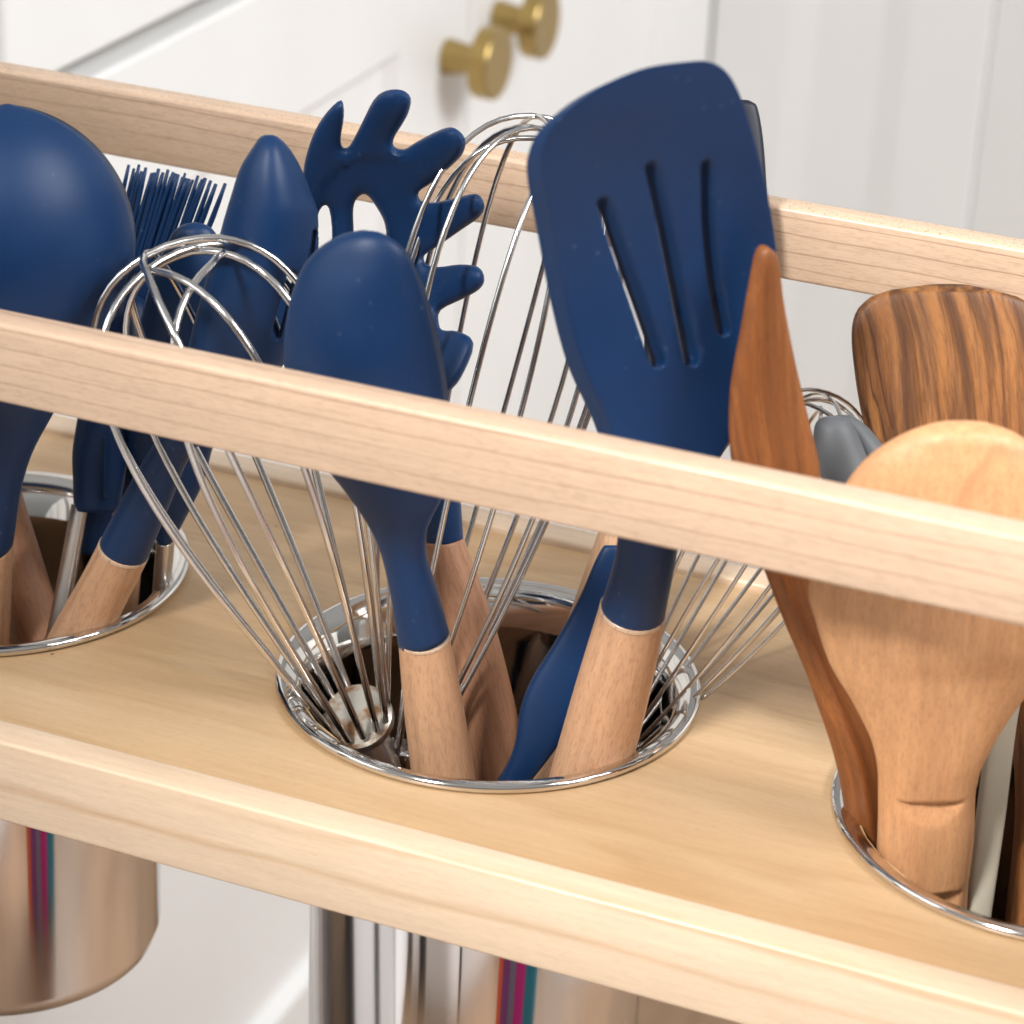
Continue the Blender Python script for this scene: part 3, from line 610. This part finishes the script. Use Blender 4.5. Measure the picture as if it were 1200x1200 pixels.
# slotted spoon
Yo = lin(158, -0.016, 740, -0.016)
t = thing('slotted_spoon', 'navy slotted spoon with pointed bowl and leaning beech handle', 'spoon', P(40, 880, -0.01))
so = [(158, 313, 317), (160, 308, 322), (170, 300, 333), (197, 283, 350), (227, 273, 362), (253, 265, 370), (293, 254, 371), (330, 242, 365), (361, 233, 356), (400, 223, 343), (440, 213, 322), (480, 203, 285)]
yy = np.array([r[0] for r in so], float); xl = np.array([r[1] for r in so], float); xr = np.array([r[2] for r in so], float)
qy = np.concatenate([[158, 158.7, 160, 163, 167], np.linspace(172, 480, 44)])
L_ = np.stack([pchip(yy, xl, qy), qy], 1); R_ = np.stack([pchip(yy, xr, qy), qy], 1)
ol = np.concatenate([R_, L_[::-1]])
def s_spoon5(x, y):
    a, b_ = float(pchip(yy, xl, np.array([y]))[0]), float(pchip(yy, xr, np.array([y]))[0]); c = (a + b_) / 2; w = max((b_ - a) / 2, 1)
    vv = min(1, abs(x - c) / w); hf = 0.015 * math.sqrt(max(0.0, math.sin(math.pi * min(0.999, max(0.002, (y - 156.5) / 345.0)))))
    q = mpp(P(x, y, -0.016)); k = 0.55
    C = P(x, y, Yo(y)) + ray(x, y) * ((x - c) * q * k) - ray(x, y) * hf * (1 - vv * vv) ** 0.75 / 1.0
    dx = (x - c) / w; Nn = -CF + CR * (1.5 * hf * dx / (w * q) * 0.6 + k) ; Nn = Nn / np.linalg.norm(Nn)
    return C, Nn, 2.6
plate('bowl', ol, [slot([(366, 272), (361, 306)], 6, 8, 8), slot([(340, 322), (333, 352), (322, 392)], 11, 13, 10)], s_spoon5, 2.6, 'navy', t, grid=7, rnd_px=4, tmin=0.5)
Y5 = lambda y: Yo(y) - 0.004
loft('neck', [row(450, 222, 300, 2, 1, 1), row(490, 205, 262, 5, 3, 1, dy=8), row(523, 184, 224, 6.5, 6, dy=10), row(580, 151, 199, 7, dy=12), row(645, 118, 172, 7.6, dy=13)], Y5, 'navy', t)
loft('handle', [row(645, 117.5, 172.5, 7.7, dy=13), row(690, 94, 150, 8, dy=13), row(735, 68, 128, 8.2, dy=13)], Y5, 'beech', t, ext=-0.115)

joint(t, row(643.5, 117.6, 173, 7.9, dy=13), row(647, 116, 171.6, 7.95, dy=13), Y5)
# broad navy spatula behind it
Yb = lin(262, 0.006, 700, 0.012)
t = thing('spoonula', 'round-topped navy spatula between the slotted spoon and the brush bristles', 'spatula', P(196, 860, 0.01))
loft('head', [row(261.5, 225, 232, .3, -.3, .8, .7), row(264, 213, 242, 1, -1, 1.2, .7), row(270, 204, 251, 2, -2, 1.4, .7), row(282, 197, 258, 3, -3, 1.5, .7), row(310, 184, 300, 4, -4, 1.5, .7), row(345, 172, 338, 5, -5, 1.5, .7), row(400, 160, 338, 5, -5, 1.5, .7), row(460, 150, 305, 5, -4, 1.5, .6), row(520, 148, 250, 5, -2, 1.5, .6), row(560, 158, 241, 5, 0, 1.5, .5), row(600, 172, 221, 5, 4, .5), row(631, 183, 205, 4.5, 4.5)], Yb, 'navy', t)
loft('handle', [row(631, 183.5, 205, 4.5), row(700, 178, 200, 5)], Yb, 'steel_strip', t, ext=-0.12)

# pastry brush: every bristle a part
Yp = lin(195, 0.040, 640, 0.020)
t = thing('pastry_brush', 'pastry brush with navy silicone bristles fanned above the canister', 'brush', P(128, 860, 0.02))
rnd = random.Random(3)
xs = [151, 157, 163, 171, 178, 186, 191, 197, 203, 209, 214, 219, 226, 232, 237, 241, 247, 253, 264]
for rowi in range(2):
    for i, x in enumerate(xs):
        if rowi and (i % 3 == 0 or i > 15): continue
        ty = 194 + (x - 150) * 0.16 + rnd.uniform(-3, 6) + rowi * 1.5; x2 = x + rowi * 3; Yr = 0.040 + rowi * 0.006
        fan = 0.15 + 0.0006 * (x - 200); cv = rnd.uniform(-1.5, 1.5) + (3.0 if x > 258 else 0)
        bx = 190 + (x2 - 205) * 0.85
        pts = []
        for f in np.linspace(0, 1, 7): pts.append(P(x2 + (bx - 24 - x2) * f + cv * math.sin(f * 3.1), ty + (330 - ty) * f, Yr - 0.004 * f))
        r_ = rnd.uniform(0.00072, 0.00098)
        vs, fs = tube(pts, [r_ * 0.6, r_ * 0.85] + [r_] * 5, 6); mesh_obj('bristle', vs, fs, 'navy', t)
loft('holder', [row(322, 115, 226, 4, 4, 1, .3), row(345, 112, 224, 5, 5, 1, .3), row(380, 118, 214, 5, 5, 1, .3), row(430, 134, 190, 5), row(500, 142, 176, 5), row(560, 140, 172, 5.5)], lambda y: Yp(y) + 0.003, 'navy', t)
loft('handle', [row(560, 139.5, 172.5, 5.6), row(660, 130, 166, 6)], lambda y: Yp(y) + 0.003, 'beech', t, ext=-0.125)

# --- right canister
Yq = lin(289, -0.046, 985, -0.020)
t = thing('teak_spatula', 'orange-brown teak spatula seen edge-on, with a pointed tip', 'spatula', P(1020, 1100, -0.01))
loft('body', [row(a, b_, c_, h_, h_, 0.3, 0.12) for (a, b_, c_), h_ in zip([(288.5,895,899),(292,891,903),(302,888,909),(337,881,913),(395,870,924),(464,857,941),(510,855,953),(545,858,962),(600,873,962),(640,888,956),(689,908,951),(745,933,961),(775,948,972),(823,966,994),(866,981,1020),(914,994,1030),(983,1003,1038)], (0.8, 1.4, 2, 2.2, 2.4, 2.5, 2.5, 2.5, 2.6, 2.8, 3, 3.4, 3.6, 4, 4.5, 5, 5))], Yq, 'teak', t, k=1.0, ext=-0.11)
Yw = lin(497, -0.056, 1030, -0.026)
t = thing('wooden_spoon', 'pale beech wooden spoon with broad round head, back facing front', 'spoon', P(1075, 1180, -0.015))
rows = [row(496.7, 1121, 1133, .5, .2, 1, .6), row(500, 1092, 1162, 2, .5, 2, .6), row(514, 1051, 1199, 4, 0, 2, .6), row(541, 1012, 1230, 7, -2, 2, .6), row(570, 989, 1246, 9, -4, 2, .6), row(610, 967, 1262, 11, -6, 2, .6), row(650, 953, 1269, 12, -7, 2, .6), row(692, 947, 1268, 12, -7, 2, .6), row(725, 955, 1256, 12, -6, 2, .6), row(771, 970, 1233, 10, -3, 2, .6), row(823, 1000, 1193, 8.5, 1, 2, .6), row(870, 1022, 1162, 8.0, 4, 2, .55), row(900, 1028, 1148, 8.2, 6, 1.5, .5, cap=20), row(914, 1029, 1145, 8.5, 6.5, 1, .5, cap=10), row(917, 1029, 1144, 8.5, 6.5, 1, .5, cap=6.6), row(943, 1029, 1142, 8.6, 7, 1, .5, cap=9.7), row(950, 1029, 1142, 8.7, 7, 1, .5), row(1021, 1027, 1136, 8.6, 7, 1, .5, cap=10), row(1025, 1027, 1135, 8.5, 7, 1, .5, cap=5.6), row(1060, 1027, 1133, 8, 7, 1, .5, cap=6.6)]
loft('body', rows, Yw, 'beech_spoon', t, nv=30, ext=-0.12, extr=0.7, n=230, sm=0)
Yz = lin(337, 0.050, 1075, 0.004)
t = thing('olive_wood_spatula', 'dark-striped olive wood spatula with wide flat blade, behind the wooden spoon', 'spatula', P(1195, 1180, 0.0))
loft('body', [row(337, 1080, 1140, 1, 1, .8, .2), row(339.5, 1048, 1162, 1.2, 1.2, 1, .2), row(349, 1018, 1196, 1.3, 1.3, 1, .2), row(366, 1001, 1222, 1.4, 1.4, 1, .2), row(387, 997, 1238, 1.4, 1.4, 1, .2), row(433, 1001, 1248, 1.5, 1.5, 1, .2), row(479, 1008, 1250, 1.6, 1.6, 1, .2), row(540, 1025, 1248, 1.8, 1.8, 1, .2), row(620, 1062, 1240, 2.2, 2.2, 1, .3), row(700, 1120, 1230, 3, 3, 1, .35), row(800, 1175, 1235, 5, 5, 1, .5), row(940, 1190, 1248, 6, 6), row(1075, 1178, 1240, 6.5, 6.5)], Yz, 'olive', t, ext=-0.12, k=0.0)
Ye = lin(488, 0.012, 800, 0.0)
t = thing('grey_tongs', 'grey silicone tongs with two rounded tips beside the teak spatula', 'tongs', P(1130, 1100, 0.0))
loft('tip', [row(488.6, 968, 988, .6, .6, .8), row(491, 962, 994, 2, 2, 1), row(498, 954, 1000, 4, 4), row(515, 953, 1008, 5, 5), row(545, 958, 1020, 5.5, 5.5), row(600, 975, 1045, 5.5, 5.5), row(680, 1005, 1075, 5)], Ye, 'grey_silicone', t)
loft('tip', [row(487.5, 978, 994, .6, .6, .6), row(490, 976, 1002, 2, 2, 1), row(500, 980, 1016, 4, 4), row(525, 995, 1037, 5, 5), row(560, 1010, 1062, 5, 5), row(620, 1035, 1090, 5, 5), row(680, 1055, 1110, 5)], lambda y: Ye(y) + 0.011, 'grey_silicone', t)
loft('arm', [row(670, 1030, 1090, 3), row(760, 1060, 1100, 3), row(850, 1075, 1105, 3)], lambda y: Ye(y) + 0.004, 'steel_strip', t, ext=-0.10)
Yi = lin(690, 0.012, 1070, -0.018)
t = thing('beige_spatula', 'flat pale beige handle standing right of the wooden spoon neck', 'spatula', P(1130, 1180, -0.01))
loft('body', [row(690, 1176, 1216, 1.6, 1.6, .8, .25), row(700, 1172, 1220, 1.8, 1.8, .8, .25), row(845, 1158, 1191, 1.8, 1.8, .8, .25), row(960, 1144, 1177, 1.8, 1.8, .8, .25), row(1070, 1131, 1161, 1.8, 1.8, .8, .25)], Yi, 'beige_plastic', t, ext=-0.125, k=0.2)

# --- added out of view only for the steel to reflect: island, cabinet, striped bag
isl = thing('reflection_island', 'slab-fronted island added out of view, mirrored as vertical bands in the canisters', 'cabinet', (0, -1.05, FZ))
box('carcass', (-0.26, -1.5, FZ + 0.0005), (1.5, -0.625, 0.0), 'charcoal', isl, bev=0.001)
for x0_, x1_ in ((-0.255, -0.20), (-0.14, 0.11), (0.13, 0.42), (0.435, 0.60), (0.68, 1.49)):
    box('door', (x0_, -0.6245, FZ + 0.03), (x1_, -0.604, -0.004), 'white_paint', isl, bev=0.0015)
run = thing('reflection_cabinet', 'white cabinet added out of view beside the pull-out, mirrored in the left of the middle canister', 'cabinet', (XC - 0.25, -0.7, FZ))  # added so the middle canister mirrors white doors with dark gaps
box('carcass', (XC - 0.50, -1.5, FZ + 0.0005), (XC - 0.0235, -0.118, 0.22), 'charcoal', run, bev=0.001)
for y0_, y1_ in ((-0.24, -0.120), (-0.40, -0.28), (-0.60, -0.42), (-1.02, -0.64), (-1.49, -1.04)):
    box('door', (XC - 0.023, y0_, FZ + 0.04), (XC, y1_, 0.215), 'white_paint', run, bev=0.0015)
def cloth(name, c):
    m, nt, b = nodes_of(name); b.inputs['Base Color'].default_value = (*c, 1); b.inputs['Roughness'].default_value = 0.9
for nm, c in (('cloth_teal', srgb(20, 120, 140)), ('cloth_magenta', srgb(190, 30, 120)), ('cloth_grey', srgb(120, 115, 130)), ('cloth_plum', srgb(130, 60, 120)), ('cloth_orange', srgb(220, 90, 40))): cloth(nm, c)
bag = thing('reflection_bag', 'magenta, orange and teal striped cloth bag added out of view, mirrored in the leftmost canister', 'bag', (0.37, -0.30, FZ))  # invented bag, puts coloured stripes into the canister reflections
x = 0.26
for mname, w in (('cloth_orange', 0.03), ('cloth_plum', 0.04), ('cloth_grey', 0.03), ('cloth_magenta', 0.05), ('cloth_teal', 0.07)):
    vs = []; fs = []; nz = 14; nx = 5                        # each stripe is a sewn strip of a soft bulging bag
    for side in (-1, 1):
        for iz in range(nz + 1):
            for ix in range(nx + 1):
                xx = x + w * ix / nx; f = iz / nz; u = (xx - 0.37) / 0.122
                bul = 0.055 * math.sqrt(max(0.02, 1 - u * u)) * (0.35 + 0.65 * math.sin(math.pi * min(1, 0.15 + f * 0.8))) + 0.004 * math.sin(xx * 60 + f * 9)
                vs.append((xx, -0.30 + side * bul, FZ + 0.0005 + 0.50 * f + 0.02 * f * math.sin(xx * 25)))
    o2 = (nz + 1) * (nx + 1)
    for o0 in (0, o2):
        for iz in range(nz):
            for ix in range(nx): a0 = o0 + iz * (nx + 1) + ix; fs.append((a0, a0 + 1, a0 + nx + 2, a0 + nx + 1))
    for iz in range(nz):
        for ix in (0, nx): a0 = iz * (nx + 1) + ix; fs.append((a0, a0 + nx + 1, o2 + a0 + nx + 1, o2 + a0))
    for ix in range(nx):
        for iz in (0, nz): a0 = iz * (nx + 1) + ix; fs.append((a0, a0 + 1, o2 + a0 + 1, o2 + a0))
    mesh_obj('stripe', vs, fs, mname, bag); x += w
bag.rotation_euler.z = math.radians(55)
